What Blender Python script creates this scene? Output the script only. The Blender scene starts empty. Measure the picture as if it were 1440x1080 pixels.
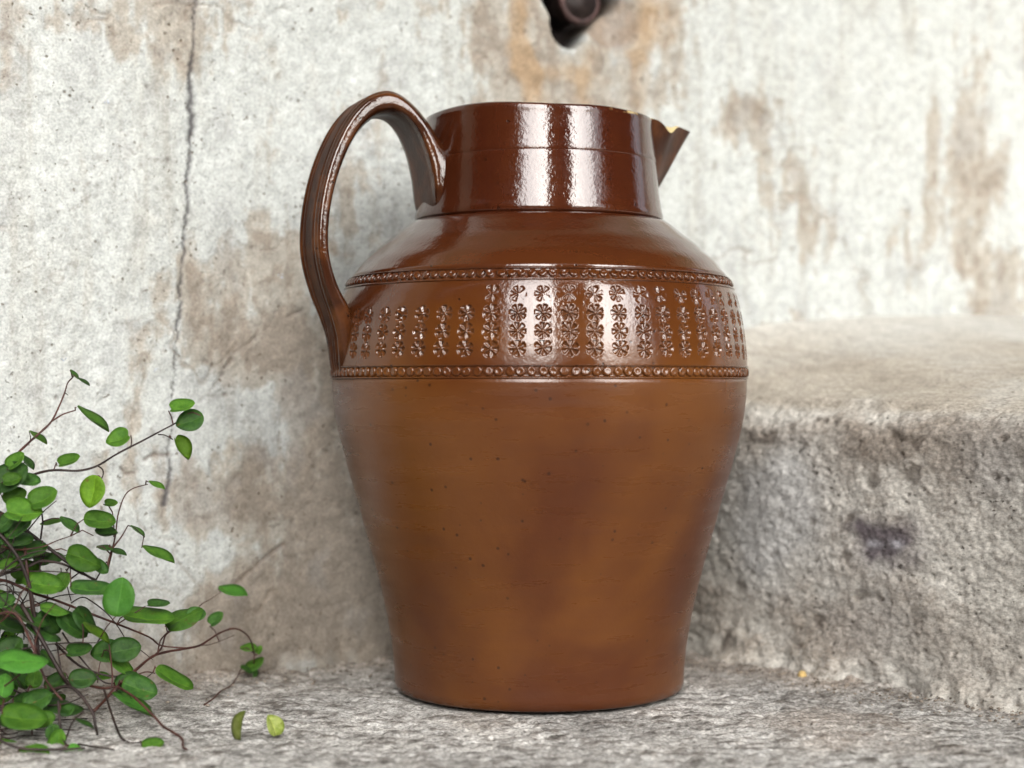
import bpy, math, random
import numpy as np
from mathutils import Vector, Matrix
random.seed(7)
rad = math.radians
sc = bpy.context.scene
COL = sc.collection

# ------------------------------------------------------------------ camera
FPX, CD, CH = 2400.0, 0.96, 0.17          # focal length in photo pixels, distance to the jug, height
cam = bpy.data.cameras.new('camera'); camo = bpy.data.objects.new('camera', cam); COL.objects.link(camo)
cam.sensor_width = 36.0; cam.lens = 60.0
camo.location = (0, -CD, CH); camo.rotation_euler = (rad(90), 0, 0)
cam.clip_start = 0.02; cam.clip_end = 500
cam.dof.use_dof = True; cam.dof.focus_distance = 0.882; cam.dof.aperture_fstop = 5.0
sc.camera = camo

# ------------------------------------------------------------------ sky, sun, exposure
SUN_EL, SUN_AZ = 30.0, 19.0               # azimuth turned from the camera's own side towards the right
w = bpy.data.worlds.new('World'); sc.world = w; w.use_nodes = True
wn = w.node_tree; wn.nodes.clear()
wo = wn.nodes.new('ShaderNodeOutputWorld'); bg = wn.nodes.new('ShaderNodeBackground')
sky = wn.nodes.new('ShaderNodeTexSky'); sky.sky_type = 'NISHITA'; sky.sun_disc = False
sky.sun_elevation = rad(SUN_EL); sky.sun_rotation = rad(180 - SUN_AZ)
sky.air_density = 1.0; sky.dust_density = 4.0; sky.ozone_density = 1.0
hs = wn.nodes.new('ShaderNodeHueSaturation'); hs.inputs['Saturation'].default_value = 0.42
wn.links.new(sky.outputs[0], hs.inputs['Color']); wn.links.new(hs.outputs[0], bg.inputs[0])
bg.inputs[1].default_value = 0.15
wn.links.new(bg.outputs[0], wo.inputs[0])
sl = bpy.data.lights.new('sun', 'SUN'); sl.energy = 2.7; sl.angle = rad(66); sl.color = (1, .98, .95)
slo = bpy.data.objects.new('sun', sl); COL.objects.link(slo)
sd = Vector((math.sin(rad(SUN_AZ))*math.cos(rad(SUN_EL)), -math.cos(rad(SUN_AZ))*math.cos(rad(SUN_EL)), math.sin(rad(SUN_EL))))
slo.rotation_euler = sd.to_track_quat('Z', 'Y').to_euler()
sc.view_settings.view_transform = 'Standard'; sc.view_settings.look = 'None'
sc.view_settings.gamma = 1.0; sc.view_settings.exposure = 1.6
sc.cycles.max_bounces = 10; sc.cycles.diffuse_bounces = 6

# ------------------------------------------------------------------ helpers
def P(px, py, D):
    """point seen at photo pixel (px,py) at depth D in front of the camera"""
    return Vector(((px-720)/FPX*D, D-CD, CH-(py-540)/FPX*D))

def hsh(ix, iy, seed):
    h = (ix.astype(np.int64)*374761393 + iy.astype(np.int64)*668265263 + seed*1442695041) & 0xffffffff
    h = ((h ^ (h >> 13))*1274126177) & 0xffffffff
    h = ((h ^ (h >> 16))*2246822519) & 0xffffffff
    return ((h ^ (h >> 15)) & 0xffffff)/float(0xffffff)
def vn(x, y, seed=0):
    ix = np.floor(x); iy = np.floor(y); fx = x-ix; fy = y-iy
    fx = fx*fx*fx*(fx*(fx*6-15)+10); fy = fy*fy*fy*(fy*(fy*6-15)+10)
    a = hsh(ix, iy, seed); b = hsh(ix+1, iy, seed); c = hsh(ix, iy+1, seed); d = hsh(ix+1, iy+1, seed)
    return (a+(b-a)*fx+(c-a)*fy+(a-b-c+d)*fx*fy)*2-1
def fbm(x, y, f, octv=5, seed=0, gain=.5):
    s = 0; a = 1.0; t = 0
    ang = .6
    for o in range(octv):
        ca, sa = math.cos(ang*o+seed), math.sin(ang*o+seed)
        s = s + a*vn((x*ca-y*sa)*f+o*17.3, (x*sa+y*ca)*f-o*9.1, seed*31+o); t += a*a
        a *= gain; f *= 2.03
    return s/math.sqrt(t)
def sst(a, b, x):
    t = np.clip((x-a)/(b-a), 0, 1); return t*t*(3-2*t)
def mix(a, b, t):
    t = np.clip(t, 0, 1)[..., None]; return a*(1-t)+b*t
C3 = lambda *c: np.array(c, dtype=float)

def grid_mesh(name, pos, colr=None, closed_u=False, keep=None):
    n, m = pos.shape[:2]
    me = bpy.data.meshes.new(name)
    idx = np.arange(n*m).reshape(n, m)
    if closed_u: idx = np.concatenate([idx, idx[:1]], 0)
    q = np.stack([idx[:-1, :-1], idx[1:, :-1], idx[1:, 1:], idx[:-1, 1:]], -1)
    if keep is not None: q = q[keep]
    q = q.reshape(-1, 4)
    used, inv = np.unique(q, return_inverse=True); q = inv.reshape(-1, 4)
    co = pos.reshape(-1, 3)[used]
    me.vertices.add(len(co)); me.vertices.foreach_set('co', co.astype(np.float32).ravel())
    me.loops.add(q.size); me.loops.foreach_set('vertex_index', q.astype(np.int32).ravel())
    me.polygons.add(len(q)); me.polygons.foreach_set('loop_start', np.arange(0, q.size, 4, dtype=np.int32))
    me.polygons.foreach_set('use_smooth', np.ones(len(q), bool))
    me.update(calc_edges=True)
    if colr is not None:
        at = me.color_attributes.new('tint', 'FLOAT_COLOR', 'POINT')
        cc = np.ones((len(co), 4), np.float32); cc[:, :3] = np.clip(.80*colr.reshape(-1, 3)[used], 0.005, .9)
        at.data.foreach_set('color', cc.ravel())
    return me
def mesh_py(name, vs, fs, smooth=True):
    me = bpy.data.meshes.new(name); me.from_pydata([tuple(v) for v in vs], [], fs); me.update()
    if smooth: me.polygons.foreach_set('use_smooth', [True]*len(me.polygons))
    return me
def obj(name, me, mat=None, parent=None, loc=None):
    o = bpy.data.objects.new(name, me); COL.objects.link(o)
    if mat is not None and me is not None and len(me.materials) == 0: me.materials.append(mat)
    if parent: o.parent = parent
    if loc is not None: o.location = loc
    return o
def thing(name, label, cat, loc=(0, 0, 0), group=None):
    o = obj(name, None, loc=loc); o['label'] = label; o['category'] = cat
    if group: o['group'] = group
    return o
def tag(o, label=None, cat=None, group=None, kind=None):
    if label: o['label'] = label
    if cat: o['category'] = cat
    if group: o['group'] = group
    if kind: o['kind'] = kind
    return o
def spacing(segs):
    """[(start, end, step)...] -> 1D array"""
    out = []
    for a, b, st in segs:
        n = max(1, int(round((b-a)/st))); out += list(np.linspace(a, b, n, endpoint=False))
    out.append(segs[-1][1]); return np.array(out)

# ---- node helpers
class NT:
    def __init__(s, name):
        s.m = bpy.data.materials.new(name); s.m.use_nodes = True; s.t = s.m.node_tree; s.t.nodes.clear()
        s.o = s.t.nodes.new('ShaderNodeOutputMaterial')
    def n(s, ty, ins=None, **kw):
        x = s.t.nodes.new(ty)
        for k, v in kw.items(): setattr(x, k, v)
        for k, v in (ins or {}).items(): s.i(x, k, v)
        return x
    def i(s, x, k, v):
        if isinstance(v, tuple) and len(v) == 2 and hasattr(v[0], 'outputs'): s.t.links.new(v[0].outputs[v[1]], x.inputs[k])
        elif hasattr(v, 'outputs'): s.t.links.new(v.outputs[0], x.inputs[k])
        else: x.inputs[k].default_value = v
    def noise(s, vec, scale, detail=4, rough=.55, dist=0):
        return s.n('ShaderNodeTexNoise', {'Vector': vec, 'Scale': scale, 'Detail': detail, 'Roughness': rough, 'Distortion': dist})
    def ramp(s, v, a, b, lo=0., hi=1.):
        return s.n('ShaderNodeMapRange', {'Value': v, 'From Min': a, 'From Max': b, 'To Min': lo, 'To Max': hi}, interpolation_type='SMOOTHSTEP')
    def math(s, op, a, b=0.):
        return s.n('ShaderNodeMath', {0: a, 1: b}, operation=op)
    def mixc(s, f, a, b, bt='MIX'):
        x = s.n('ShaderNodeMix', data_type='RGBA', blend_type=bt)
        s.i(x, 0, f); s.i(x, 6, a); s.i(x, 7, b)
        class R: pass
        return (x, 2)
def rgb(r, g, b): return (r, g, b, 1.0)

# ------------------------------------------------------------------ materials
def mat_plaster(name, grain=1.0, speck=1.0, rough=.9, spcol=(.10, .075, .05), fine=700, bump=.6, gamp=.22, turn=None):
    t = NT(name)
    pos = t.n('ShaderNodeNewGeometry'); V = (pos, 0)
    if turn is not None:
        m1_ = t.n('ShaderNodeMapping', {'Vector': V, 'Rotation': (0, 0, turn)}); V = t.n('ShaderNodeMapping', {'Vector': m1_, 'Scale': (.66, 1, 1)})
    at = t.n('ShaderNodeAttribute', attribute_name='tint'); C = (at, 0)
    n1 = t.noise(V, fine, 3, .7); n2 = t.noise(V, 130, 5, .65); n3 = t.noise(V, 38, 3)
    g = t.ramp(n1, .25, .75, 1-gamp*grain, 1+gamp*grain*.7)
    g2 = t.ramp(n2, .3, .7, 1-.12*grain, 1+.10*grain)
    gg = t.math('MULTIPLY', g, g2)
    cc = t.n('ShaderNodeVectorMath', {0: C, 'Scale': gg}, operation='SCALE')
    # dark grit, gathered in patches
    vo = t.n('ShaderNodeTexVoronoi', {'Vector': V, 'Scale': 190.0}); vo2 = t.noise(V, 330, 2)
    s1 = t.ramp((vo, 0), .10, .20, 1, 0)
    clus = t.ramp(n3, .50, .66); pit = t.math('MULTIPLY', s1, clus)
    s2 = t.ramp(vo2, .665, .72); s2 = t.math('MULTIPLY', s2, t.ramp(t.noise(V, 26, 4), .44, .62))
    pits = t.math('MULTIPLY', t.math('MAXIMUM', pit, s2), .75*speck)
    col = t.mixc(pits, (cc, 0), rgb(*spcol))
    hgt = t.math('ADD', t.math('MULTIPLY', n1, .35), t.math('MULTIPLY', n2, .9))
    hgt = t.math('SUBTRACT', hgt, t.math('MULTIPLY', pits, .9))
    bp = t.n('ShaderNodeBump', {'Height': hgt, 'Strength': bump, 'Distance': .0014})
    b = t.n('ShaderNodeBsdfPrincipled', {'Base Color': col, 'Roughness': rough, 'Normal': bp, 'Specular IOR Level': .25})
    t.t.links.new(b.outputs[0], t.o.inputs[0]); return t.m

def mat_plain(name, c, rough=.8, nscale=30, amt=.3, bump=0., metal=0., spec=.4):
    t = NT(name); pos = t.n('ShaderNodeNewGeometry')
    n = t.noise((pos, 0), nscale, 5, .6)
    f = t.ramp(n, .3, .7, 1-amt, 1+amt)
    cc = t.n('ShaderNodeVectorMath', {0: c, 'Scale': f}, operation='SCALE')
    b = t.n('ShaderNodeBsdfPrincipled', {'Base Color': (cc, 0), 'Roughness': rough, 'Metallic': metal, 'Specular IOR Level': spec})
    if bump:
        bp = t.n('ShaderNodeBump', {'Height': n, 'Strength': bump, 'Distance': .002}); t.i(b, 'Normal', bp)
    t.t.links.new(b.outputs[0], t.o.inputs[0]); return t.m

def mat_glaze(name, handle=False, matte=False):
    t = NT(name)
    pos = t.n('ShaderNodeNewGeometry'); V = (pos, 0)
    xyz = t.n('ShaderNodeSeparateXYZ', {0: V}); Z = (xyz, 2)
    str_ = t.n('ShaderNodeMapping', {'Vector': V, 'Scale': (1., 1., 7.)})      # stretched round the pot
    strv = t.n('ShaderNodeMapping', {'Vector': V, 'Scale': (1., 1., .22)})     # runs down the pot
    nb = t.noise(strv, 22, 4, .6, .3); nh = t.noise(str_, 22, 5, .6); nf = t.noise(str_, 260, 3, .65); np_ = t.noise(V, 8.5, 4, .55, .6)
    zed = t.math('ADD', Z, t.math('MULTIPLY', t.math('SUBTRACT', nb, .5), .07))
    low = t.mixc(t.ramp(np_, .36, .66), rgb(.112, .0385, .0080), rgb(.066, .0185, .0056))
    low = t.mixc(t.ramp(nh, .40, .85, 0, .12), low, rgb(.036, .010, .004))
    up = t.mixc(t.ramp(nb, .35, .7), rgb(.036, .0078, .0034), rgb(.054, .0140, .0046))
    f = t.ramp(zed, .165, .275)
    col = t.mixc(f, low, up)
    if handle: col = t.mixc(t.ramp(t.noise(V, 60, 4), .4, .7), rgb(.030, .0090, .0035), rgb(.075, .025, .0080))
    # iron specks and thin streaks
    sp = t.n('ShaderNodeTexVoronoi', {'Vector': V, 'Scale': 150.0}); sm = t.ramp((sp, 0), .08, .17, 1, 0)
    rnd = t.n('ShaderNodeSeparateColor', {0: (sp, 1)}); sm = t.math('MULTIPLY', sm, t.ramp((rnd, 0), .45, .75))
    col = t.mixc(t.math('MULTIPLY', sm, .7), col, rgb(.008, .003, .002))
    col = t.mixc(t.ramp(nf, .55, .8, 0, .05), col, rgb(.04, .012, .004))
    # worn pale rim
    if not handle:
        rimm = t.math('MULTIPLY', t.ramp(Z, .3152, .3164), t.ramp((xyz, 0), .050, .058))
        rimm = t.math('MULTIPLY', rimm, t.ramp(t.noise(V, 75, 3), .42, .52))
        col = t.mixc(rimm, col, rgb(.36, .27, .12))
    rr = t.ramp(Z, .150, .205, .30, .11)
    rr = t.math('ADD', rr, t.ramp(nh, .3, .8, -.04, .08))
    pe = t.noise(V, 420, 2, .5); pe2 = t.noise(V, 120, 3, .5); pe3 = t.noise(V, 900, 1, .5)
    h = t.math('ADD', t.math('MULTIPLY', pe, .75), t.math('MULTIPLY', pe2, .75)); h = t.math('ADD', h, t.math('MULTIPLY', pe3, .30))
    h = t.math('ADD', h, t.math('MULTIPLY', nf, .015)); h = t.math('ADD', h, t.math('MULTIPLY', sm, -.25))
    ior = 1.5
    if handle: gls = t.n('ShaderNodeAttribute', attribute_name='tint'); ior = t.ramp((gls, 2), 0, .75, 1.20, 1.48); rr = t.ramp((gls, 2), 0, .75, .38, .12)
    bp = t.n('ShaderNodeBump', {'Height': h, 'Strength': t.ramp(Z, .15, .21, .10, .21), 'Distance': .0009})
    b = t.n('ShaderNodeBsdfPrincipled', {'Base Color': col, 'Roughness': .5 if matte else rr, 'Normal': bp, 'Specular IOR Level': t.ramp(Z, .08, .19, .38, .5), 'IOR': 1.25 if matte else ior,
                                         'Coat Weight': (0.05 if handle else t.ramp(Z, .170, .200, .0, .35)), 'Coat Roughness': .09})
    t.t.links.new(b.outputs[0], t.o.inputs[0]); return t.m

def mat_leaf(name, c, c2, transl=.45):
    t = NT(name)
    tc = t.n('ShaderNodeTexCoord'); xyz = t.n('ShaderNodeSeparateXYZ', {0: (tc, 3)})
    pos = t.n('ShaderNodeNewGeometry'); oi = t.n('ShaderNodeObjectInfo')
    n = t.noise((tc, 3), 2.2, 4); fine = t.noise((pos, 0), 700, 2)
    col = t.mixc(t.ramp(n, .35, .7), rgb(*c), rgb(*c2))
    ax = t.math('ABSOLUTE', (xyz, 1)); vein = t.ramp(ax, .01, .05, .55, 0)
    col = t.mixc(vein, col, rgb(min(1, c2[0]*1.6), min(1, c2[1]*1.5), c2[2]*1.4))
    col = t.mixc(t.math('MULTIPLY', t.ramp(t.noise((pos, 0), 210, 3), .66, .72), .75), col, rgb(.10, .065, .02))
    br = t.ramp((oi, 5), 0, 1, .7, 1.3)
    cv = t.n('ShaderNodeVectorMath', {0: col, 'Scale': t.math('MULTIPLY', br, t.ramp(fine, .3, .7, .88, 1.1))}, operation='SCALE')
    bp = t.n('ShaderNodeBump', {'Height': t.noise((tc, 3), 7, 3), 'Strength': .35, 'Distance': .001})
    b = t.n('ShaderNodeBsdfPrincipled', {'Base Color': (cv, 0), 'Roughness': .55, 'Normal': bp, 'Specular IOR Level': .22})
    tr = t.n('ShaderNodeBsdfTranslucent', {'Color': t.mixc(.5, (cv, 0), rgb(.25, .42, .03))})
    ms = t.n('ShaderNodeMixShader', {0: transl, 1: b, 2: tr})
    t.t.links.new(ms.outputs[0], t.o.inputs[0]); return t.m

M_WALL = mat_plaster('limewashed_plaster', 1.25, 1.15, .92, bump=.9)
M_STEP = mat_plaster('rough_sandstone', 1.3, 1.0, .93, (.05, .038, .028), 620, .8, .30, turn=math.atan2(.7717, .636))
M_FLOOR = mat_plaster('worn_concrete', 1.5, 1.0, .85, (.06, .052, .045), 560, 1.0, .42)
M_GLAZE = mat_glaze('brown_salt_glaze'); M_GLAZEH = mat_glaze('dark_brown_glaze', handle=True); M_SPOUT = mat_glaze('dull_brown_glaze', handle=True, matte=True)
M_CREAM = mat_plain('cream_inner_glaze', (.50, .40, .20), .25, 60, .25)
M_CLAY = mat_plain('bare_clay_foot', (.05, .025, .015), .8, 90, .3)
M_STEM = mat_plain('red_brown_stem', (.048, .015, .010), .6, 120, .45, .2)
M_STEMD = mat_plain('dark_woody_stem', (.018, .009, .007), .6, 120, .45, .3)
M_IRON = mat_plain('rusted_iron', (.014, .008, .007), .55, 90, .5, .5, .35)
M_PST = mat_plain('pale_pebble', (.55, .53, .50), .8, 300, .2, .3)
M_PYE = mat_plain('ochre_pebble', (.46, .33, .13), .8, 300, .25, .3)
M_BLUE = mat_plain('blue_grey_stone', (.30, .34, .42), .4, 400, .5, .4)
M_GR = [mat_leaf('leaf_mid_green', (.050, .140, .016), (.090, .205, .022)),
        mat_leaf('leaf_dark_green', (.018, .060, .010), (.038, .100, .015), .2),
        mat_leaf('leaf_bright_green', (.075, .25, .035), (.10, .30, .04), .45),
        mat_leaf('leaf_lime_green', (.090, .19, .013), (.125, .25, .018), .45)]
M_GR.append(mat_leaf('leaf_faded_green', (.17, .22, .035), (.26, .30, .09), .3))
M_PORCH = mat_plain('unseen_porch_render', (.16, .10, .055), .9, 3, .3)
M_ROOF = mat_plain('unseen_porch_boards', (.05, .030, .020), .9, 4, .3)
M_OLIVE = mat_plain('ochre_render', (.30, .22, .09), .9, 9, .6)

# ------------------------------------------------------------------ the wall (runs away to the right at 27.6 degrees)
P0 = np.array([-.281, -.022]); TW = np.array([.8863, .4631]); NW = np.array([.4631, -.8863])
def wall_uz(px, py):
    k = (px-720)/FPX                               # X = k*D, Y = D-CD ; (X,Y) on the wall line
    # (kD - P0x)*NWx + (D-CD-P0y)*NWy = 0
    D = (P0[0]*NW[0]+(CD+P0[1])*NW[1])/(k*NW[0]+NW[1])
    X, Y = k*D, D-CD
    return ((X-P0[0])*TW[0]+(Y-P0[1])*TW[1], CH-(py-540)/FPX*D, D)
UU = spacing([(-2.9, -.06, .08), (-.06, .82, .00115), (.82, 5.2, .08)])
ZZ = spacing([(-.03, .50, .00115), (.50, 2.05, .06)])
U, Z = np.meshgrid(UU, ZZ, indexing='ij')
def blob(pts, scale=1.0, warp=.02, sd=5):
    """sum of soft ellipses given in photo pixels: (px,py,rx,ry,strength)"""
    wu = U+warp*fbm(U, Z, 22, 4, sd); wz = Z+warp*fbm(U, Z, 22, 4, sd+1)
    s = np.zeros_like(U)
    for px, py, rx, ry, st in pts:
        u, z, D = wall_uz(px, py); ru = rx/FPX*D*1.12; rz = ry/FPX*D
        s += st*np.exp(-((((wu-u)/ru)**2+((wz-z)/rz)**2)**1.3)*.8)
    return s
bare_shade = blob([(300,60,80,45,.5),(150,20,70,40,.6),(95,30,50,50,.2),(330,340,70,60,.7),(200,430,32,70,.75),(190,560,22,60,.4),(300,420,70,60,.8),(335,480,70,40,.6),
             (430,470,50,70,1.0),(445,540,50,60,.8),(500,250,50,110,.35),(520,60,50,90,.4),(720,60,60,130,.75),(900,90,60,110,.7),(820,120,110,40,.6),
             (1050,190,45,45,.9),(1000,120,30,70,.3),(1365,230,55,140,.95),(1440,60,40,70,.6),(1300,330,70,60,.45),(1410,430,70,70,1.0),(1350,500,120,30,.8),
             (1130,310,90,60,.35),(1090,470,120,35,.7),(340,700,120,70,.75),(430,760,110,90,.9),(520,840,120,110,1.0),(400,880,160,50,1.1),(330,860,90,40,.9),
             (250,760,60,60,.15),(520,620,60,120,.7),(70,600,60,50,.3),(60,450,50,60,.2),(110,660,60,40,.5),(250,930,200,30,.9),(600,900,100,100,.9),(440,620,50,50,.7)])  # bare plaster; lower entries beside the jug also paint its grey-brown shade
white = blob([(100,300,150,180,.8),(250,200,60,150,.5),(470,430,25,50,.5),(300,600,90,50,.7),(380,600,60,60,.5),(300,780,120,50,.85),(1120,60,130,120,.8),(1230,100,60,180,.7),
              (990,320,80,120,.6),(1190,420,190,28,.9),(1300,440,60,35,.8),(1240,250,40,60,.6),(620,60,60,80,.4),(560,320,40,80,.5),(200,860,70,50,.8),(30,560,60,80,.6),(1420,120,30,60,.4)], sd=9)
drip = fbm(U*3.2, Z*.62, 26, 5, 21); big = fbm(U, Z, 9, 5, 3); med = fbm(U, Z, 55, 4, 13); fin = fbm(U, Z, 210, 3, 17)
colw = mix(np.broadcast_to(C3(.495, .52, .505), U.shape+(3,)), C3(.45, .465, .44), sst(-.2, .8, med*.25+drip*.6+.15*fin)*.7)
streak = fbm(U*2.2, Z*.22, 55, 4, 25, .65)
colw = mix(colw, C3(.36, .355, .32), sst(.25, 1.3, streak+.4*drip)*.5)
hi_ = fbm(U*1.5, Z*.8, 85, 4, 23, .7)
score = .12*streak+bare_shade*.95-white*.80+.34*drip+.24*big+.30*hi_+.22*med*0+.14*fin
m1 = sst(.18, .62, score); m2 = sst(.70, 1.15, score+.30*med+.12*fin)
colw = mix(colw, C3(.365, .335, .285), m1*.85)
colw = mix(colw, C3(.24, .195, .155), m2*.62)
# grey-violet damp washes
grey = sst(.25, .9, fbm(U*1.6, Z, 30, 4, 44)+.5*blob([(360,560,60,60,1),(400,640,60,60,.9),(1290,330,50,60,.9),(1400,450,50,40,1),(300,650,50,50,.5)], sd=15))
colw = mix(colw, C3(.33, .335, .335), grey*.30)
spk = sst(.55, 1.1, fbm(U*1.2, Z, 300, 3, 55, .8)+.5*sst(-.2, 1, fbm(U, Z, 14, 4, 57))-.15)
colw = mix(colw, C3(.19, .165, .135), spk*.35)
colw = colw*(1+.045*np.clip(fbm(U*1.3, Z, 480, 2, 59), -1.5, 1.5))[..., None]
# thin brown fissures in the wash: where a noise crosses zero
fis = 1-sst(.0, .035, np.abs(fbm(U*.8, Z, 16, 4, 61))); fis *= sst(.1, .5, fbm(U, Z, 12, 3, 63))
colw = mix(colw, C3(.20, .15, .11), fis*.45)
# beyond the frame the wall colour is darkened to weaken its bounce and reflections
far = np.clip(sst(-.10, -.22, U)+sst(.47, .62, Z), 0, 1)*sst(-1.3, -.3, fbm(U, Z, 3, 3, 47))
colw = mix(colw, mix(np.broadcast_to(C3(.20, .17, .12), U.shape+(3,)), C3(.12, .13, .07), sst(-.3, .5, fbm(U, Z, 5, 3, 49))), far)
# rust runs under the iron
rust = blob([(735,40,14,90,.9),(742,110,12,60,.7),(905,60,18,110,.7),(800,110,60,14,.6),(880,85,40,12,.5),(760,150,20,40,.4),(822,125,14,50,.6),(930,30,25,60,.5)], warp=.006, sd=31)
colw = mix(colw, C3(.37, .245, .13), sst(.1, 1.0, rust+.2*med)*.65)
# grey-brown dirt that has splashed up along the foot
u0, z0, _ = wall_uz(300, 945)
foot = sst(.075, .0, Z+.02*fbm(U, Z, 25, 4, 71)); colw = mix(colw, C3(.21, .18, .145), foot*.55)
hgt = .0035*fbm(U, Z, 6, 3, 81)+.0008*med+.00035*fin+.00016*fbm(U, Z, 430, 2, 83)-.0006*sst(.30, .38, score)-.0007*m2-.0012*fis
hgt += .006*np.exp(-np.clip(Z, 0, 1)/.014)*(1+.5*med)                              # crumbled fillet at the foot
# main crack
ck = [(276,-12),(275,40),(271,90),(270,150),(271,200),(263,270),(261,310),(256,370),(252,430),(247,480),(246,520),(243,560),(240,610),(238,650),(236,690),(234,712)]
cw = [3,4,6,9,7,3.6,5,3.6,4.6,2.4,3.2,1.6,2,4,7,8]
def crack(path, widths, depth, cola, hg, strength=.95):
    P_ = [wall_uz(*p) for p in path]; zz = np.array([p[1] for p in P_]); uu_ = np.array([p[0] for p in P_]); o = np.argsort(zz)
    uc = np.interp(Z, zz[o], uu_[o])+.0013*fbm(Z*3, Z*0+2, 60, 4, 91)+.0006*fbm(Z, Z*0, 700, 2, 93)
    wd = np.interp(Z, zz[o], np.array(widths)[o])/FPX*.95*.52*(1+.45*fbm(Z, Z*0+5, 110, 3, 97))
    inn = (Z > zz.min()) & (Z < zz.max())
    d = np.abs(U-uc)/np.maximum(wd, .0003); k = np.exp(-d*d)*inn
    return mix(cola, C3(.055, .05, .055), k*strength*sst(-1.2, -.3, fbm(U*4, Z, 120, 3, 101))), hg-depth*k
colw, hgt = crack(ck, cw, .0018, colw, hgt)
def fissure(path, wpx, cola, hg, dep=.0015, dark=(.13, .10, .08), st=.8):
    """a crack along any polyline of photo pixels"""
    Q = np.array([wall_uz(*p)[:2] for p in path]); best = np.full(U.shape, 1e9)
    wu = U+.0016*fbm(U, Z, 90, 3, 121); wz = Z+.0016*fbm(U, Z, 90, 3, 123)
    for a, b in zip(Q[:-1], Q[1:]):
        d = b-a; L = d@d; t = np.clip(((wu-a[0])*d[0]+(wz-a[1])*d[1])/L, 0, 1)
        best = np.minimum(best, np.hypot(wu-a[0]-t*d[0], wz-a[1]-t*d[1]))
    k = np.exp(-(best/(wpx/FPX))**2)*sst(-.7, .2, fbm(U, Z, 90, 3, 125))
    return mix(cola, C3(*dark), k*st), hg-dep*k
colw, hgt = fissure([(330,503),(318,525),(300,548),(290,553),(282,568)], 1.8, colw, hgt)
colw, hgt = fissure([(290,552),(300,556),(318,556)], 2.2, colw, hgt)
colw, hgt = fissure([(205,648),(212,643),(238,641)], 2.6, colw, hgt)
colw, hgt = fissure([(172,655),(180,667),(192,667)], 2.4, colw, hgt)
colw, hgt = fissure([(398,765),(388,770),(372,785),(362,800),(330,820)], 2.6, colw, hgt)
colw, hgt = fissure([(330,500),(385,455),(440,430)], 1.8, colw, hgt, st=.4)
# single dark pits
rg = np.random.RandomState(3)
for _ in range(260):
    px = rg.uniform(0, 470)**1.0; py = rg.uniform(0, 900); r = rg.choice([1.0, 1.3, 1.8, 2.6], p=[.4, .35, .2, .05])/FPX
    u, z, D = wall_uz(px, py); i0, i1 = np.searchsorted(UU, [u-.008, u+.008]); j0, j1 = np.searchsorted(ZZ, [z-.008, z+.008])
    s_ = (slice(i0, i1), slice(j0, j1))
    k = np.exp(-(((U[s_]-u)**2+((Z[s_]-z)*.8)**2)/(r*r)))
    colw[s_] = mix(colw[s_], C3(.11, .09, .075), k*rg.uniform(.4, .9)); hgt[s_] -= .0012*k
# broken-out socket round the iron at the top
hole = [(815,-8,54,30,1.15),(804,32,26,32,1.0)]
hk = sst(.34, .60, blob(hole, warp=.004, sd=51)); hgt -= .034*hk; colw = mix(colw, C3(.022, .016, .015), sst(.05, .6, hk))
hb = sst(.05, .4, blob([(858,40,26,26,.8),(845,15,45,30,.5)], warp=.006, sd=53))*(1-hk); colw = mix(colw, C3(.25, .18, .13), hb*.7); hgt -= .004*hb
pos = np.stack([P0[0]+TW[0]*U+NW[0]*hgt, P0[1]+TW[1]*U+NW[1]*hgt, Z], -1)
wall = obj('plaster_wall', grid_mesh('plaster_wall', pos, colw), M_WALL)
tag(wall, 'old limewashed plaster wall, peeling and cracked, rising behind the brown jug', 'wall')

# ------------------------------------------------------------------ the stone step to the right
C0 = np.array([.072, .163]); FD = np.array([.636, -.7717]); MD = np.array([.7717, .636])
VV = spacing([(-.06, .35, .00105), (.35, 1.8, .06)])
zf = spacing([(-.03, .138, .00105)]); aa = spacing([(0, 1, .045)])[1:]; ww = spacing([(.016, .12, .0016), (.12, .60, .006), (.60, 1.2, .06)])[1:]
prof = [(0.0, z, 0) for z in zf]+[(.016*(1-math.cos(a*math.pi/2)), .138+.0165*math.sin(a*math.pi/2), a) for a in aa]+[(w_, .1545, 1) for w_ in ww]
pw = np.array([p[0] for p in prof]); pz = np.array([p[1] for p in prof]); pa = np.array([p[2] for p in prof])
arc = np.concatenate([[0], np.cumsum(np.hypot(np.diff(pw), np.diff(pz)))])
Vg, Sg = np.meshgrid(VV, arc, indexing='ij')
Wd = np.broadcast_to(pw, Vg.shape).copy(); Zd = np.broadcast_to(pz, Vg.shape).copy(); A = np.broadcast_to(pa, Vg.shape)
dw = np.maximum(.978*Vg-.206*Wd, 0)
rise = .073*(Wd/(Wd+dw+.03))*A
ed = np.exp(-((Zd-.150)/.018)**2)*(A < 1)                                            # along the worn edge
VgT = Vg; Vg = Vg*.68
b1 = fbm(Vg, Sg, 14, 3, 201); b2 = fbm(Vg, Sg, 60, 4, 203); b3 = fbm(Vg, Sg, 190, 3, 205, .65); b4 = fbm(Vg, Sg, 430, 2, 207)
pitn = sst(.55, 1.0, fbm(Vg, Sg, 110, 3, 209))*sst(.0, .5, fbm(Vg, Sg, 20, 3, 211)+.55*ed)
b5 = fbm(Vg, Sg, 640, 2, 213, .8)
Vg = VgT
h = .0030*b1+.0008*b2+.0005*b3+.00035*b4+.0004*b5-.0009*pitn
h *= 1-.75*sst(.3, 1.0, A)*sst(.010, .035, Wd)-.1*(A > .5)
h += -.004*ed*(.5+.8*b1)
h -= .010*np.exp(-np.clip(Zd, 0, 1)/.013)*(A == 0)*(1+.6*b2)*-1                       # crumbled foot spreads outwards
nw_ = -np.cos(A*math.pi/2); nz_ = np.sin(A*math.pi/2)
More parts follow.
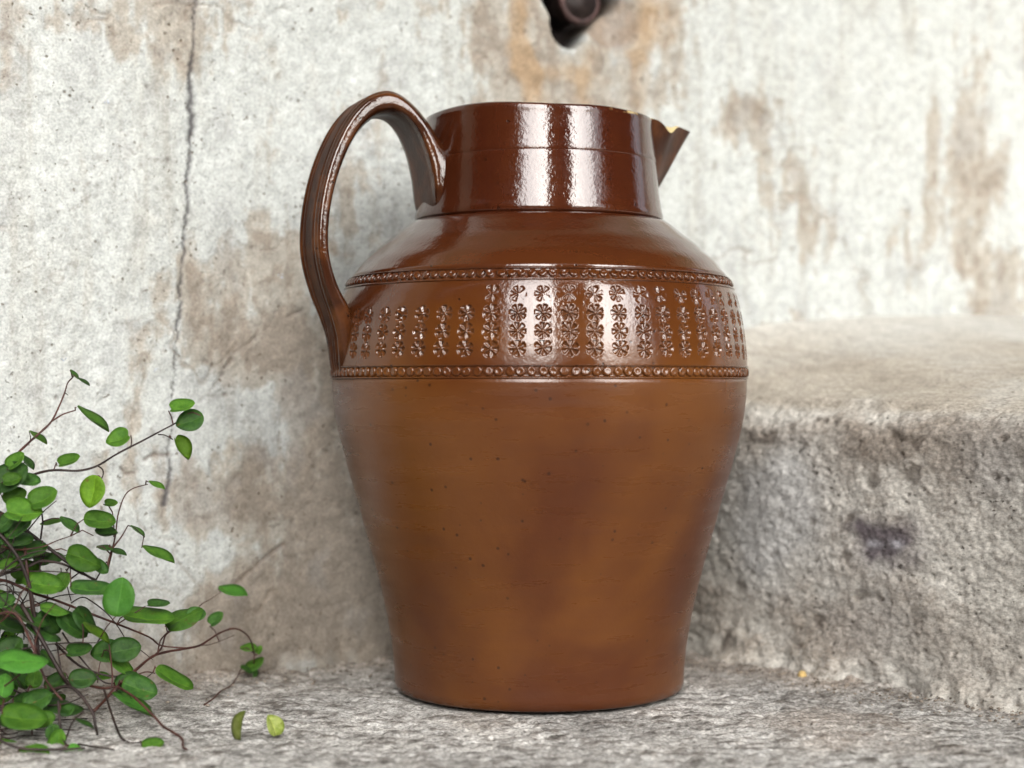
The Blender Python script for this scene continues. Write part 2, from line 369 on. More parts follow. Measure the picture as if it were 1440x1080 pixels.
Wd2 = Wd+nw_*h; Zd2 = Zd+nz_*h+rise
Zd2 += .006*sst(.02, .28, Vg)*0
pos = np.stack([C0[0]+FD[0]*Vg+MD[0]*Wd2, C0[1]+FD[1]*Vg+MD[1]*Wd2, Zd2], -1)
def step_vz(px, py):
    k = (px-720)/FPX; n = MD
    D = ((C0[0])*n[0]+(C0[1]+CD)*n[1])/(k*n[0]+n[1]); X, Y = k*D, D-CD
    return ((X-C0[0])*FD[0]+(Y-C0[1])*FD[1], CH-(py-540)/FPX*D+.03, D)                  # arc coordinate = z + .03
def sblob(pts, warp=.008, sd=5):
    wu = Vg+warp*fbm(Vg, Sg, 40, 4, sd); wz = Sg+warp*fbm(Vg, Sg, 40, 4, sd+1); s = np.zeros_like(Vg)
    for px, py, rx, ry, st in pts:
        u, z, D = step_vz(px, py); s += st*np.exp(-((((wu-u)/(rx/FPX*D*1.3))**2+((wz-z)/(ry/FPX*D))**2)**1.15)*.8)
    return s
cs = mix(np.broadcast_to(C3(.66, .64, .585), Vg.shape+(3,)), C3(.47, .415, .345), sst(-.3, .9, b1*.7+b2*.5))
cs = mix(cs, C3(.78, .77, .72), sst(.05, .9, b2*.4+b3*.4+b5*.5)*.75)
cs = mix(cs, C3(.22, .18, .14), sst(.5, 1.2, -b4*.6-b5*.6)*.75)
cs = mix(cs, C3(.20, .15, .11), np.clip(1.15*sblob([(1200,610,260,28,.9),(1060,680,30,60,.7),(1330,640,120,45,.7),(1420,600,60,60,.5),(1010,860,60,60,.6),(1150,880,120,40,.6),(1330,900,160,50,.6),(1380,700,60,50,.3)], sd=231)*.8+.35*b2+.2*b3, 0, 1)*.62)
cs = mix(cs, C3(.52, .53, .53), np.clip(sblob([(1085,720,60,70,1.1),(1110,680,35,40,.7),(1060,770,50,50,.5),(1230,830,70,90,.4),(1400,650,50,60,.5)], sd=235), 0, 1)*.7)
kn = np.clip(sblob([(1245,764,40,24,1.3),(1205,745,20,10,.5)], .005, 241)*(1+.6*fbm(Vg, Sg, 90, 3, 243)), 0, 1)
cs = mix(cs, C3(.115, .095, .11), kn*.92)
cs = mix(cs, C3(.50, .50, .54), np.clip(sblob([(1232,770,8,7,1.0),(1260,768,9,8,.9)], .003, 245), 0, 1)*.8)
cs = mix(cs, C3(.12, .095, .075), pitn*.6)
tread = sst(.6, 1.0, A)
ct = mix(np.broadcast_to(C3(.50, .455, .385), Vg.shape+(3,)), C3(.43, .385, .32), sst(-.2, .9, fbm(Vg, Wd, 22, 4, 251)))
ct = mix(ct, C3(.62, .61, .57), sst(.0, .9, fbm(Vg, Wd, 15, 4, 253))*.6)
ct = mix(ct, C3(.60, .60, .57), sst(.25, .85, Wd/(Wd+dw+.03)+.15*fbm(Vg, Wd, 18, 3, 257))*.75)
cs = mix(cs, ct, tread)
rs = np.random.RandomState(11)
pl = [(1145,790,3.2),(1152,800,2.6),(1135,805,2.6),(1170,798,2),(1160,785,2.2),(1185,800,2.2),(1128,812,3),(1265,640,4),(1150,588,6),(1165,590,5),(1138,586,4),(1215,594,4),
      (1102,845,5),(1078,838,5),(1300,915,3),(1340,925,3),(1395,970,4),(1396,672,5),(1410,676,4),(1310,808,2.5)]
pl += [(rs.uniform(1000, 1440), rs.uniform(600, 960), rs.uniform(1.2, 2.6)) for _ in range(110)]
for px, py, r in pl:
    u, z, D = step_vz(px, py); d2 = (((Vg-u)/1.4)**2+(Sg-z)**2); k = np.exp(-d2/((.75*r/FPX*D)**2))
    cs = mix(cs, C3(.09, .07, .055), k*.8)
    pos -= (k*.0025)[..., None]*np.array([-MD[0], -MD[1], 0])
step = obj('stone_step', grid_mesh('stone_step', pos, cs), M_STEP)
tag(step, 'rough worn stone step with a rounded edge, to the right of the jug', 'step')

# ------------------------------------------------------------------ the floor slab
XX = spacing([(-30, -6, 4), (-6, -.40, .2), (-.40, .44, .00135), (.44, 6, .2), (6, 30, 4)])
YY = spacing([(-30, -6, 4), (-6, -.30, .2), (-.30, .36, .00150), (.36, 1.5, .2)])
X, Y = np.meshgrid(XX, YY, indexing='ij')
fine = ((X > -.41) & (X < .45) & (Y > -.31) & (Y < .37)).astype(float)
g1 = fbm(X, Y, 12, 3, 301); g2 = fbm(X, Y, 70, 4, 303, .6); g3 = fbm(X*.7, Y, 260, 3, 305, .7); g4 = fbm(X, Y*1.2, 150, 3, 307, .65)
dwl = (P0[1]+(X-P0[0])*TW[1]/TW[0]-Y)*TW[0]                                            # distance to the wall line
dst = -(X-C0[0])*MD[0]-(Y-C0[1])*MD[1]                                                # distance to the step face
dn = np.clip(np.minimum(np.abs(dwl), np.abs(dst)), 0, 1)
jd = np.hypot(X-.0152, Y)
hz = (.0009*g1+.0007*g2+.00060*g3+.0007*g4)*fine
hz = hz*sst(.070, .088, jd)+(-.0008)*(1-sst(.078, .086, jd))
hz += .005*np.exp(-dn/.012)*(.8+.5*g2)*fine
Zf = hz-.0009
cf = mix(np.broadcast_to(C3(.50, .49, .465), X.shape+(3,)), C3(.24, .22, .20), sst(-.25, .9, g4*.8+g2*.4))
fl = fbm(X*.55, Y*1.1, 420, 3, 311, .75); fl2 = fbm(X*.5, Y*1.0, 190, 3, 313, .7)
cf = mix(cf, C3(.64, .635, .615), sst(.15, .8, fl*.8+g2*.4+fl2*.3)*.85)
cf = mix(cf, C3(.09, .08, .07), sst(.20, .85, -fl*.6-fl2*.7+g4*.2)*.80)
cf = mix(cf, C3(.10, .09, .085), sst(.75, 1.25, g4*.6+fbm(X, Y, 330, 2, 309)*.8)*.75)
cf = mix(cf, C3(.30, .235, .175), np.clip(np.exp(-np.abs(dwl)/.05)*.75+np.exp(-np.abs(dst)/.02)*.4+.15*g1, 0, 1)*.75)
cf = mix(cf, C3(.33, .27, .22), sst(.1, .9, g1)*.4)
cf = cf*(1+.28*np.clip(fbm(X, Y, 17, 4, 331), -1, 1))[..., None]
cf = mix(cf, C3(.20, .17, .14), (1-fine))
floor = obj('floor_slab', grid_mesh('floor_slab', np.stack([X, Y, Zf], -1), cf), M_FLOOR); tag(floor, kind='structure')

# ------------------------------------------------------------------ unseen porch added behind the camera to shape what the glaze reflects
def box_mesh(name, x0, x1, y0, y1, z0, z1):
    vs = [(x, y, z) for x in (x0, x1) for y in (y0, y1) for z in (z0, z1)]
    return mesh_py(name, vs, [(0, 1, 3, 2), (4, 6, 7, 5), (0, 4, 5, 1), (2, 3, 7, 6), (0, 2, 6, 4), (1, 5, 7, 3)], False)
for nm, a, m in [('unseen_porch_roof', (-5, 6, -1.55, 1.4, 2.03, 2.12), M_ROOF), ('unseen_porch_pier', (-1.75, -.60, -1.80, -1.60, -.02, 2.029), M_PORCH),
                 ('unseen_porch_pier', (.24, .98, -1.80, -1.60, -.02, 2.029), M_PORCH), ('unseen_porch_pier', (3.4, 4.8, -1.80, -1.60, -.02, 2.029), M_PORCH),
                 ('unseen_porch_parapet', (-.60, .24, -1.78, -1.62, -.02, .36), M_PORCH), ('unseen_porch_parapet', (.98, 3.4, -1.78, -1.62, -.02, .36), M_PORCH),
                 ('added_side_wall', (-3.2, -3.0, -1.60, 1.4, -.02, 2.029), M_OLIVE), ('added_side_wall', (4.6, 4.8, -1.60, 1.4, -.02, 2.029), M_PORCH), ('unseen_porch_pier', (-3.2, -1.75, -1.79, -1.61, -.02, 2.028), M_OLIVE)]:  # side walls added to shut out the sky left and right
    tag(obj(nm, box_mesh(nm, *a), m), kind='structure')

# ------------------------------------------------------------------ the jug
JX = (758-720)/FPX*CD
jug = thing('stoneware_jug', 'tall glossy brown stoneware jug with ribbed handle, beaded rings and stamped flowers', 'jug', (JX, 0, 0))
def side(xoff, y):                                    # silhouette pixel -> (r, z)
    s = xoff/FPX; r = s*CD/math.sqrt(1+s*s); return r, CH+(540-y)/FPX*(CD-r*r/CD)
SP = [(203,965),(203.5,950),(205,925),(208,900),(213,872),(219,842),(229,802),(241,760),(256,705),(269.5,660),(280,620),(286.8,592),(291,560),(292.5,530),(292.3,515),
      (291,490),(288,465),(283,436),(277,415),(270,399),(262,386),(252,374),(233,355),(212,338),(191,322),(174,309)]
RP = [side(*p) for p in SP]; RP[0] = (RP[0][0], .004)
pz_ = np.array([p[1] for p in RP]); pr_ = np.array([p[0] for p in RP])
def smooth_prof(zs, rs, n=600):
    zz = np.linspace(zs.min(), zs.max(), n); rr = np.interp(zz, zs, rs)
    k = np.hanning(27); k /= k.sum(); ext = np.concatenate([2*rr[0]-rr[13:0:-1], rr, 2*rr[-1]-rr[-2:-15:-1]])
    return zz, np.convolve(ext, k, 'valid')
o = np.argsort(pz_); ZP, RPs = smooth_prof(pz_[o], pr_[o])
def R(z): return np.interp(z, ZP, RPs)
Z_SEAM = .2605
def lathe(name, prof_, n=288, wob=None):
    th = np.linspace(0, 2*math.pi, n, endpoint=False); rr = np.array([p[0] for p in prof_]); zz = np.array([p[1] for p in prof_])
    T, Rr = np.meshgrid(th, rr, indexing='ij'); _, Zz = np.meshgrid(th, zz, indexing='ij')
    if wob is not None: Rr, Zz = wob(T, Rr, Zz)
    return grid_mesh(name, np.stack([Rr*np.sin(T), -Rr*np.cos(T), Zz], -1), closed_u=True)
def irr(T, Rr, Zz):                                   # hand-thrown: a little out of round
    return Rr*(1+.0022*np.sin(2*T+.8)*sst(.0, .1, Zz)+.0012*np.sin(3*T+1.9+14*Zz)), Zz
Z_B0, Z_B1, Z_T0, Z_T1 = .1727, .1800, .2220, .2290     # lower and upper bead channels
zs = spacing([(.004, Z_B0, .0022)])
body = [(.002, .0012), (.070, .0012), (.0785, .0004), (.0800, .0012), (R(.004)-.0004, .0030)]
body += [(float(R(z)+.00006*math.sin(z*420)+.00003*math.sin(z*1130+1)), z) for z in zs]
body += [(float(R(z))-.0016, z) for z in spacing([(Z_B0+.001, Z_T1-.001, .003)])]
body += [(float(R(z)+.00018*math.sin(z*640)), z) for z in spacing([(Z_T1, Z_SEAM-.0006, .0018)])]
body += [(R(Z_SEAM)-.0012, Z_SEAM-.0003), (R(Z_SEAM)-.0055, Z_SEAM-.0001), (R(Z_SEAM)-.0075, Z_SEAM-.004)]
body += [(float(R(z))-.008, z) for z in spacing([(.012, Z_SEAM-.008, .006)])[::-1]]+[(.002, .009)]
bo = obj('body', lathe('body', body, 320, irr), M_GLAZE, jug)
# neck with rolled lip
NP = [(0.0690, Z_SEAM+.0002), (.0698, Z_SEAM+.0010), (.0699, Z_SEAM+.003), (.0688, .268), (.0676, .276), (.0666, .285), (.06595, .2928), (.06580, .2933), (.06595, .2938), (.0652, .300),
      (.0645, .308), (.0640, .3135), (.0640, .3160), (.0636, .3178), (.0624, .3186), (.0608, .3184), (.0596, .3170), (.0590, .314), (.0590, .300), (.0605, .280), (.0625, Z_SEAM+.001)]
def dens(pr, k=4):
    out = []
    for a, b in zip(pr[:-1], pr[1:]):
        for i in range(k): out.append((a[0]+(b[0]-a[0])*i/k, a[1]+(b[1]-a[1])*i/k))
    return out+[pr[-1]]
def lipwob(T, Rr, Zz):
    f = sst(.300, .318, Zz)
    Zn = Zz+f*(-.0006*np.sin(2*T+.3)-.0005*np.sin(5*T+1)-.0008*np.exp(-((T-.85)/.25)**2))
    Rn = Rr*(1+.0035*np.sin(2*T+2.6)+.0015*np.sin(3*T))
    return Rn, Zn
obj('neck', lathe('neck', dens(NP, 3), 320, lipwob), M_GLAZE, jug)

# decorated band : grid, cut into the plain band and one patch per stamped flower
NC, CPC = 55, 34; NA = NC*CPC
ZB = np.linspace(Z_B1-.0012, Z_T0+.0012, 114); dz = ZB[1]-ZB[0]
rows = [.1880, .1966, .2057, .2152]; HZ, HA = 12, 12      # half sizes in cells
ang = lambda i: (i+.5)*2*math.pi/NA
keep = np.ones((NA, len(ZB)-1), bool)
def patch(jc, var, row):
    """a stamped flower, centred on angle 0, as its own mesh; 7 wedge petals pressed in, edges squeezed up"""
    rnd = random.Random(var*13+row*5+jc)
    ii = np.arange(-HA, HA+1); jj = np.arange(jc-HZ, jc+HZ+1)
    T, Zp = np.meshgrid(ii*2*math.pi/NA, ZB[jj], indexing='ij'); Rp = R(Zp)
    sx = T*Rp; slope = np.gradient(R(ZB), ZB)[jc]; sy = (Zp-ZB[jc])*math.sqrt(1+slope*slope)
    r = np.hypot(sx, sy); a = np.arctan2(sy, sx)+rnd.uniform(0, 1.2)
    nP = 6+(var == 1); RR = .0044; ph = np.abs(((a*nP/(2*math.pi)) % 1)-.5)*2          # 0 in petal middle
    pid = np.floor(a*nP/(2*math.pi)) % nP
    dep = np.array([rnd.uniform(.55, 1.1) for _ in range(nP)])
    fade = {0: 1, 1: 1, 2: .95, 3: .9}[var % 4] if row < 3 else [1, .85, .5, .75][var % 4]
    if row == 3: dep[rnd.randrange(nP)] *= .15; dep[rnd.randrange(nP)] *= .2; dep[rnd.randrange(nP)] *= .4
    dd = dep[pid.astype(int)]*fade
    q = r/RR
    wid = .70*sst(.0, .25, q)
    inpet = sst(0, .26, wid-ph)*sst(.10, .20, q)*sst(1.02, .88, q)
    rim = np.exp(-((q-1.05)/.10)**2)*.06*dd*sst(1.0, .3, ph)+np.exp(-((ph-.86)/.16)**2)*sst(.2, .4, q)*sst(1.05, .9, q)*.03*dd
    edge = sst(HA, HA-1.6, np.abs(ii))[:, None]*sst(HZ, HZ-1.6, np.abs(jj-jc))[None, :]
    d = (-.00155*inpet*dd+.00120*rim)*edge
    Rn = Rp+d
    return grid_mesh('stamped_flower', np.stack([Rn*np.sin(T), -Rn*np.cos(T), Zp], -1))
cache = {}; fl = 0
rf = random.Random(5)
for c in range(NC):
    a0 = c*CPC
    deg = (ang(a0)*180/math.pi+180) % 360-180; 
    cj = rf.choice([-1, 0, 0, 1]); slant = rf.choice([-1, 0, 0, 1])
    for k, zr in enumerate(rows):
        if k == 3 and (-180 < deg < -17): continue
        jc = int(round((zr-ZB[0])/dz))+rf.choice([-1, 0, 0, 0, 1])*(1 if k in (0, 3) else 0)
        ic = (a0+cj+slant*(k-1)) % NA
        var = rf.randrange(4); key = (jc, var, k)
        if key not in cache: cache[key] = patch(jc, var, k)
        ob = obj('stamped_flower', cache[key], M_GLAZE, jug); ob.rotation_euler = (0, 0, -0.0+ang(ic))
        keep[np.ix_([(ic+q) % NA for q in range(-HA, HA)], range(jc-HZ, jc+HZ))] = False
T, Zp = np.meshgrid(np.array([ang(i) for i in range(NA)]), ZB, indexing='ij'); Rp = R(Zp)
obj('decorated_band', grid_mesh('decorated_band', np.stack([Rp*np.sin(T), -Rp*np.cos(T), Zp], -1), closed_u=True, keep=keep), M_GLAZE, jug)

# bead rings: channel with a raised fillet on each side, and every bead
def ring(z0, z1, n, br):
    zc = (z0+z1)/2; pr = []
    for t in np.linspace(0, 1, 26):
        z = z0+(z1-z0)*t; e = min(t, 1-t)
        hgt_ = .0009*math.exp(-((e-.07)/.045)**2)-.0007*float(sst(.10, .20, np.array(e)))
        if t in (0.0, 1.0): hgt_ = -.0012
        pr.append((float(R(z))+hgt_, z))
    obj('bead_channel', lathe('bead_channel', pr, 360), M_GLAZE, jug)
    # one bead mesh, centred at angle 0
    sl_ = float(R(zc+.001)-R(zc-.001))/.002; nrm = Vector((0, -1, -sl_)).normalized(); tz = Vector((0, -sl_, 1)).normalized()
    if sl_ < 0: nrm = Vector((0, -1, -sl_)).normalized(); tz = nrm.cross(Vector((1, 0, 0))).normalized(); tz = tz if tz.z > 0 else -tz
    c = Vector((0, -float(R(zc))+.0008, zc))
    ms = []
    for v in range(4):
        rb = random.Random(v); vs = []; fs = []; NU, NVv = 14, 5
        prof_b = [(1.0, -.2), (1.0, .45), (.86, .80), (.66, .93), (.38, .72 if v % 2 else .86)]
        for (pr2, ph2) in prof_b:
            for u in range(NU):
                a = u*2*math.pi/NU; q = 1+.06*math.sin(2*a+v)
                vs.append(c+Vector((1, 0, 0))*(br*pr2*q*math.cos(a)*1.02)+tz*(br*pr2*q*math.sin(a)*1.06)+nrm*(.0016*ph2+.0002*math.cos(a+v)))
        vs.append(c+nrm*.0016*(.62 if v % 2 else .84))
        for k2 in range(NVv-1):
            for u in range(NU): fs.append((k2*NU+u, k2*NU+(u+1) % NU, (k2+1)*NU+(u+1) % NU, (k2+1)*NU+u))
        for u in range(NU): fs.append(((NVv-1)*NU+u, (NVv-1)*NU+(u+1) % NU, len(vs)-1))
        ms.append(mesh_py('bead', vs, fs))
    for i in range(n):
        ob = obj('bead', ms[rf.randrange(4)], M_GLAZE, jug); ob.rotation_euler = (0, 0, (i+rf.uniform(-.08, .08))*2*math.pi/n)
ring(Z_B0, Z_B1, 133, .0024); ring(Z_T0, Z_T1, 128, .0022)

# handle: swept ribbed strap
OUT = [(.056,.294),(.0645,.303),(.071,.312),(.079,.3205),(.088,.3262),(.0965,.3267),(.107,.3215),(.1175,.309),(.1265,.290),(.132,.269),(.134,.250),(.133,.235),(.1287,.2195),(.1237,.207),(.1207,.197),(.1193,.188),(.1178,.179),(.1142,.166)]
INN = [(.058,.2585),(.0672,.2616),(.0695,.278),(.0725,.293),(.0785,.3065),(.0875,.3142),(.0985,.3133),(.1095,.303),(.118,.286),(.1235,.267),(.1255,.250),(.1245,.236),(.1195,.222),(.1125,.211),(.108,.198),(.108,.186),(.108,.177),(.106,.166)]
WID = [.021,.0205,.0195,.0185,.018,.018,.018,.018,.018,.018,.018,.0175,.017,.0165,.016,.0155,.0145,.012]
AZH = [68]*12+[68.5,69.5,70.5,71.5,72.5,73]
def crom(pts, n):
    pts = np.array(pts, float); m = len(pts); out = []
    for t in np.linspace(0, m-1, n):
        i = min(int(t), m-2); f = t-i
        p0, p1, p2, p3 = pts[max(i-1, 0)], pts[i], pts[i+1], pts[min(i+2, m-1)]
        out.append(.5*((2*p1)+(-p0+p2)*f+(2*p0-5*p1+4*p2-p3)*f*f+(-p0+3*p1-3*p2+p3)*f**3))
    return np.array(out)
NL, NS = 220, 112
cO = crom(OUT, NL); cI = crom(INN, NL); cW = crom([[x_] for x_ in WID], NL)[:, 0]; cA = crom([[x_] for x_ in AZH], NL)[:, 0]
pos = np.zeros((NL, NS, 3))
for i in range(NL):
    a = rad(cA[i]); er = np.array([-math.sin(a), -math.cos(a), 0]); et = np.array([math.cos(a), -math.sin(a), 0])
    O_ = er*cO[i, 0]+np.array([0, 0, cO[i, 1]]); I_ = er*cI[i, 0]+np.array([0, 0, cI[i, 1]])
    mid = (O_+I_)/2; hn = (O_-I_)/2; th = np.linalg.norm(hn); hnu = hn/th
    bl = float(sst(.74, .92, np.array(i/NL)))
    for j in range(NS):
        f = j*2*math.pi/NS; cx, sy = math.cos(f), math.sin(f)
        x_ = abs(cx)**(.55+.45*bl)*(1 if cx >= 0 else -1); y_ = abs(sy)**(.62+.5*bl)*(1 if sy >= 0 else -1)
        g_ = 0
        if sy > 0:                                        # five ribs along the outer face
            xr = x_*cW[i]; g_ = -.0017*(.5+.5*math.cos(xr/cW[i]*math.pi*6.2+.6+.5*math.sin(i*.02)))*min(1, sy*1.8)*(1-abs(x_)**6)
            g_ += -.0010*math.exp(-((x_-.12)/.05)**2)
            g_ += .0012*math.exp(-((abs(x_)-.86)/.14)**2)
        else:
            g_ = -.0004*(.5+.5*math.cos(x_*math.pi*2.2))
        ths = th
        pos[i, j] = mid+et*(x_*cW[i])+hnu*(y_*ths+g_*(1 if sy > 0 else -1))
gl = np.zeros((NL, NS+1, 3))
for j in range(NS+1): gl[:, j] = float(sst(.62, .92, np.array(abs(math.cos(j*2*math.pi/NS))**.55)))
hm = grid_mesh('handle', np.concatenate([pos, pos[:, :1]], 1), gl)
obj('handle', hm, M_GLAZEH, jug)

# spout
SPA = rad(112); ns, nt = 26, 41
def spout_surf(off):
    g = np.zeros((nt, ns, 3))
    for a_, t in enumerate(np.linspace(-1, 1, nt)):
        for b_, s in enumerate(np.linspace(0, 1, ns)):
            z = .271+s*(.3184-.271)
            e = .0335*s**.92; hw = rad(3+25*s**.7)
            tt = abs(t); ext = e*(1-tt)**.85*(1-.10*math.sin(math.pi*tt))
            lip = (-.0058*math.exp(-((tt-.64)/.17)**2) if t < 0 else .0030*math.sin(math.pi*min(1, tt*1.1)))*s**4-.0012*(1-tt)**2*s**6
            rneck = np.interp(z, [.2607, .285, .2938, .308, .318], [.0695, .0664, .0657, .0643, .0636])-.0012
            ph = SPA+t*hw*(1-.35*(1-tt)); r_ = rneck+ext-off
            # the sides of the V run straight from the neck to the tip
            g[a_, b_] = (r_*math.sin(ph), -r_*math.cos(ph), z+lip)
    return g
so = spout_surf(0); si = spout_surf(.0032)
sm_ = grid_mesh('spout', so); ob = obj('spout', sm_, M_SPOUT, jug)
sm2 = grid_mesh('spout_lining', si); li = obj('spout_lining', sm2, M_CREAM, ob)
lipg = np.stack([so[:, -1], (so[:, -1]+si[:, -1])/2+np.array([0, 0, .0006]), si[:, -1]], 1)
obj('spout_edge', grid_mesh('spout_edge', lipg), M_CREAM, ob)

# ------------------------------------------------------------------ iron stub in the socket
def tube(name, pts, r0, r1, n=8, cap=True, jit=0.0, rnd=random):
    vs = []; fs = []; pts = [Vector(p) for p in pts]; m = len(pts)
    up = Vector((.3, .2, 1)).normalized()
    for i, p in enumerate(pts):
        d = (pts[min(i+1, m-1)]-pts[max(i-1, 0)]).normalized(); x = d.cross(up)
        if x.length < 1e-3: x = d.cross(Vector((1, 0, 0)))
        x.normalize(); y = d.cross(x); r = (r0+(r1-r0)*i/max(1, m-1))*(1+jit*rnd.uniform(-1, 1))
        for k in range(n): a = k*2*math.pi/n; vs.append(p+x*(r*math.cos(a))+y*(r*math.sin(a)))
    for i in range(m-1):
        for k in range(n): fs.append((i*n+k, i*n+(k+1) % n, (i+1)*n+(k+1) % n, (i+1)*n+k))
    if cap: fs.append(tuple(range(n))[::-1]); fs.append(tuple((m-1)*n+k for k in range(n)))
    return mesh_py(name, vs, fs)
u, z, D = wall_uz(816, 2)
base = np.array([P0[0]+TW[0]*u, P0[1]+TW[1]*u]); b3 = Vector((base[0], base[1], z)); nv = Vector((NW[0], NW[1], 0))
iron = thing('iron_stub', 'dark rusted iron stub in a broken socket high on the wall', 'iron fitting', b3)
obj('pipe', tube('pipe', [nv*-.035, nv*-.015, nv*-.002, nv*.001], .0125, .0120, 24, jit=.03), M_IRON, iron)
bm_pts = []; ringn = 28
vs = []; fs = []
for i in range(ringn):
    a = i*2*math.pi/ringn; c = Vector((TW[0], TW[1], 0))*math.cos(a)+Vector((0, 0, 1))*math.sin(a)
    for k in range(10):
        b = k*2*math.pi/10; vs.append(c*(.0125+.0030*math.cos(b)*(1+.15*math.sin(3*a)))+nv*(.0026*math.sin(b)-.0015))
for i in range(ringn):
    for k in range(10): fs.append((i*10+k, ((i+1) % ringn)*10+k, ((i+1) % ringn)*10+(k+1) % 10, i*10+(k+1) % 10))
obj('collar', mesh_py('collar', vs, fs), mat_plain('rusty_collar', (.045, .022, .020), .6, 120, .5, .5, .2), iron)

# ------------------------------------------------------------------ small stones
def stone(seed, r, sub=2, flat=.8):
    import bmesh
    bm = bmesh.new(); bmesh.ops.create_icosphere(bm, subdivisions=sub, radius=1)
    rnd = random.Random(seed); k = [Vector((rnd.uniform(-1, 1), rnd.uniform(-1, 1), rnd.uniform(-1, 1))).normalized() for _ in range(7)]
    for v in bm.verts:
        s = 1+.10*math.sin(3*v.co.x+seed)+.08*math.sin(4*v.co.z+seed*2)
        for q in k:
            d = v.co.dot(q); 
            if d > .72: s *= 1-.55*(d-.72)
        v.co = Vector((v.co.x*r*s, v.co.y*r*s*.9, v.co.z*r*s*flat))
    me = bpy.data.meshes.new('stone'); bm.to_mesh(me); bm.free()
    me.polygons.foreach_set('use_smooth', [True]*len(me.polygons)); return me
def ground(px, py): return P(px, py, CH*FPX/(py-540))
for px, py, r, m, lb, sd_ in [(1128, 954, .0032, M_PYE, 'small ochre pebble on the slab at the foot of the stone step', 2),
                               (1161, 947, .0032, M_PST, 'small white pebble on the slab, right of the ochre pebble', 4),
                               (690, 1040, .0016, M_PST, 'tiny white chip on the slab in front of the jug', 6),
                               (1395, 985, .0022, M_CLAY, 'small dark crumb on the slab at the right end of the step', 8),
                               (1423, 998, .0018, M_CLAY, 'dark crumb nearest the right edge of the slab', 9)]:
    g = ground(px, py); g.z = r*.55; me = stone(sd_, r); st_ = obj('pebble', me, m, loc=g); st_.name = 'pebble'
    tag(st_, lb, 'pebble')
rs = np.random.RandomState(21); vs = []; fs = []
import bmesh
def crumbs(name, n, fn, rmin, rmax, mat_):
    """loose grit: very many, one object"""
    base_ = stone(1, 1.0, 1); bv = [v.co.copy() for v in base_.vertices]; bf = [tuple(p.vertices) for p in base_.polygons]
    V_ = []; F_ = []
    for i in range(n):
        c = fn(); r = rmin+(rmax-rmin)*rs.rand()**3; a = rs.rand()*6.28; ca, sa = math.cos(a), math.sin(a); f0 = len(V_)
        for v in bv: V_.append((c[0]+(v.x*ca-v.y*sa)*r, c[1]+(v.x*sa+v.y*ca)*r*.8, c[2]+v.z*r*.7+r*.3))
        F_ += [tuple(i_+f0 for i_ in f) for f in bf]
    bpy.data.meshes.remove(base_)
    o_ = obj(name, mesh_py(name, V_, F_), mat_); tag(o_, kind='stuff'); return o_
def near_joint():
    if rs.rand() < .5:
        v = rs.uniform(-.02, .36); d = abs(rs.normal(0, .022))+.007; p = C0+FD*v-MD*d
    else:
        u_ = rs.uniform(-.05, .42); d = abs(rs.normal(0, .030))+.005; p = P0+TW*u_+NW*d
    return (p[0], p[1], .0015)
g1_ = crumbs('loose_grit', 1700, near_joint, .0003, .0015, mat_plain('grit', (.20, .17, .14), .95, 260, .6, spec=.1))
tag(g1_, 'scattered loose grit along the foot of the wall and step', 'grit')
# small blue-grey stones bedded in the plaster
for i, (px, py, r) in enumerate([(150, 142, 2.8), (395, 388, 2.6), (88, 506, 2.6), (219, 520, 2.2)]):
    u, z, D = wall_uz(px, py)
    for q in range(4):
        uu_ = u+rs.uniform(-1, 1)*r/FPX*1.2; zz_ = z+rs.uniform(-1, 1)*r/FPX*1.2
        iu = np.searchsorted(UU, uu_); iz = np.searchsorted(ZZ, zz_); h_ = hgt[iu, iz]
        obj('stone', stone(i*7+q, r/FPX*.55, 1), M_BLUE, wall, (P0[0]+TW[0]*uu_+NW[0]*h_, P0[1]+TW[1]*uu_+NW[1]*h_, zz_))

# ------------------------------------------------------------------ the vine
plant = thing('trailing_vine', 'trailing vine with small round green leaves on thin reddish stems, lower left', 'plant', P(-70, 1010, .868))
PO = Vector(plant.location)
rl = random.Random(12)
def leaf_mesh(seed, notch=.0, cup=.12, fold=0.0):
    rnd = random.Random(seed); n = 26; rings = [0, .35, .7, 1.0]; vs = []; fs = []
    ph = [rnd.uniform(-.05, .05) for _ in range(4)]
    def pt(q, a):
        rr = 1+ph[0]*math.cos(2*a)+ph[1]*math.cos(3*a)+ph[2]*math.sin(2*a)
        rr *= 1-notch*math.exp(-((a-math.pi)/.32)**2)*1.0+.07*math.exp(-(min(a, 2*math.pi-a)/.25)**2)
        x, y = q*rr*math.cos(a), q*rr*math.sin(a)*.93
        z = cup*(q*q)-.09*math.exp(-(y/.10)**2)*(1-q*.4)+.05*math.sin(3*a+seed)*q*q+fold*abs(y)
        return x, y, z
    th = .012
    for sgn in (1, -1):
        b0 = len(vs); x, y, z = pt(0, 0); vs.append((x, y, z+sgn*th))
        for q in rings[1:]:
            for k in range(n): x, y, z = pt(q, k*2*math.pi/n); vs.append((x, y, z+sgn*th*(1 if q < 1 else .3)))
        for k in range(n):
            f = (b0, b0+1+k, b0+1+(k+1) % n); fs.append(f if sgn > 0 else f[::-1])
        for r in range(len(rings)-2):
            for k in range(n):
                f = (b0+1+r*n+k, b0+1+(r+1)*n+k, b0+1+(r+1)*n+(k+1) % n, b0+1+r*n+(k+1) % n); fs.append(f if sgn > 0 else f[::-1])
    half = len(vs)//2; a0 = 1+(len(rings)-2)*n
    for k in range(n): fs.append((a0+k, half+a0+k, half+a0+(k+1) % n, a0+(k+1) % n))
    return mesh_py('leaf', vs, fs)
LM = {}
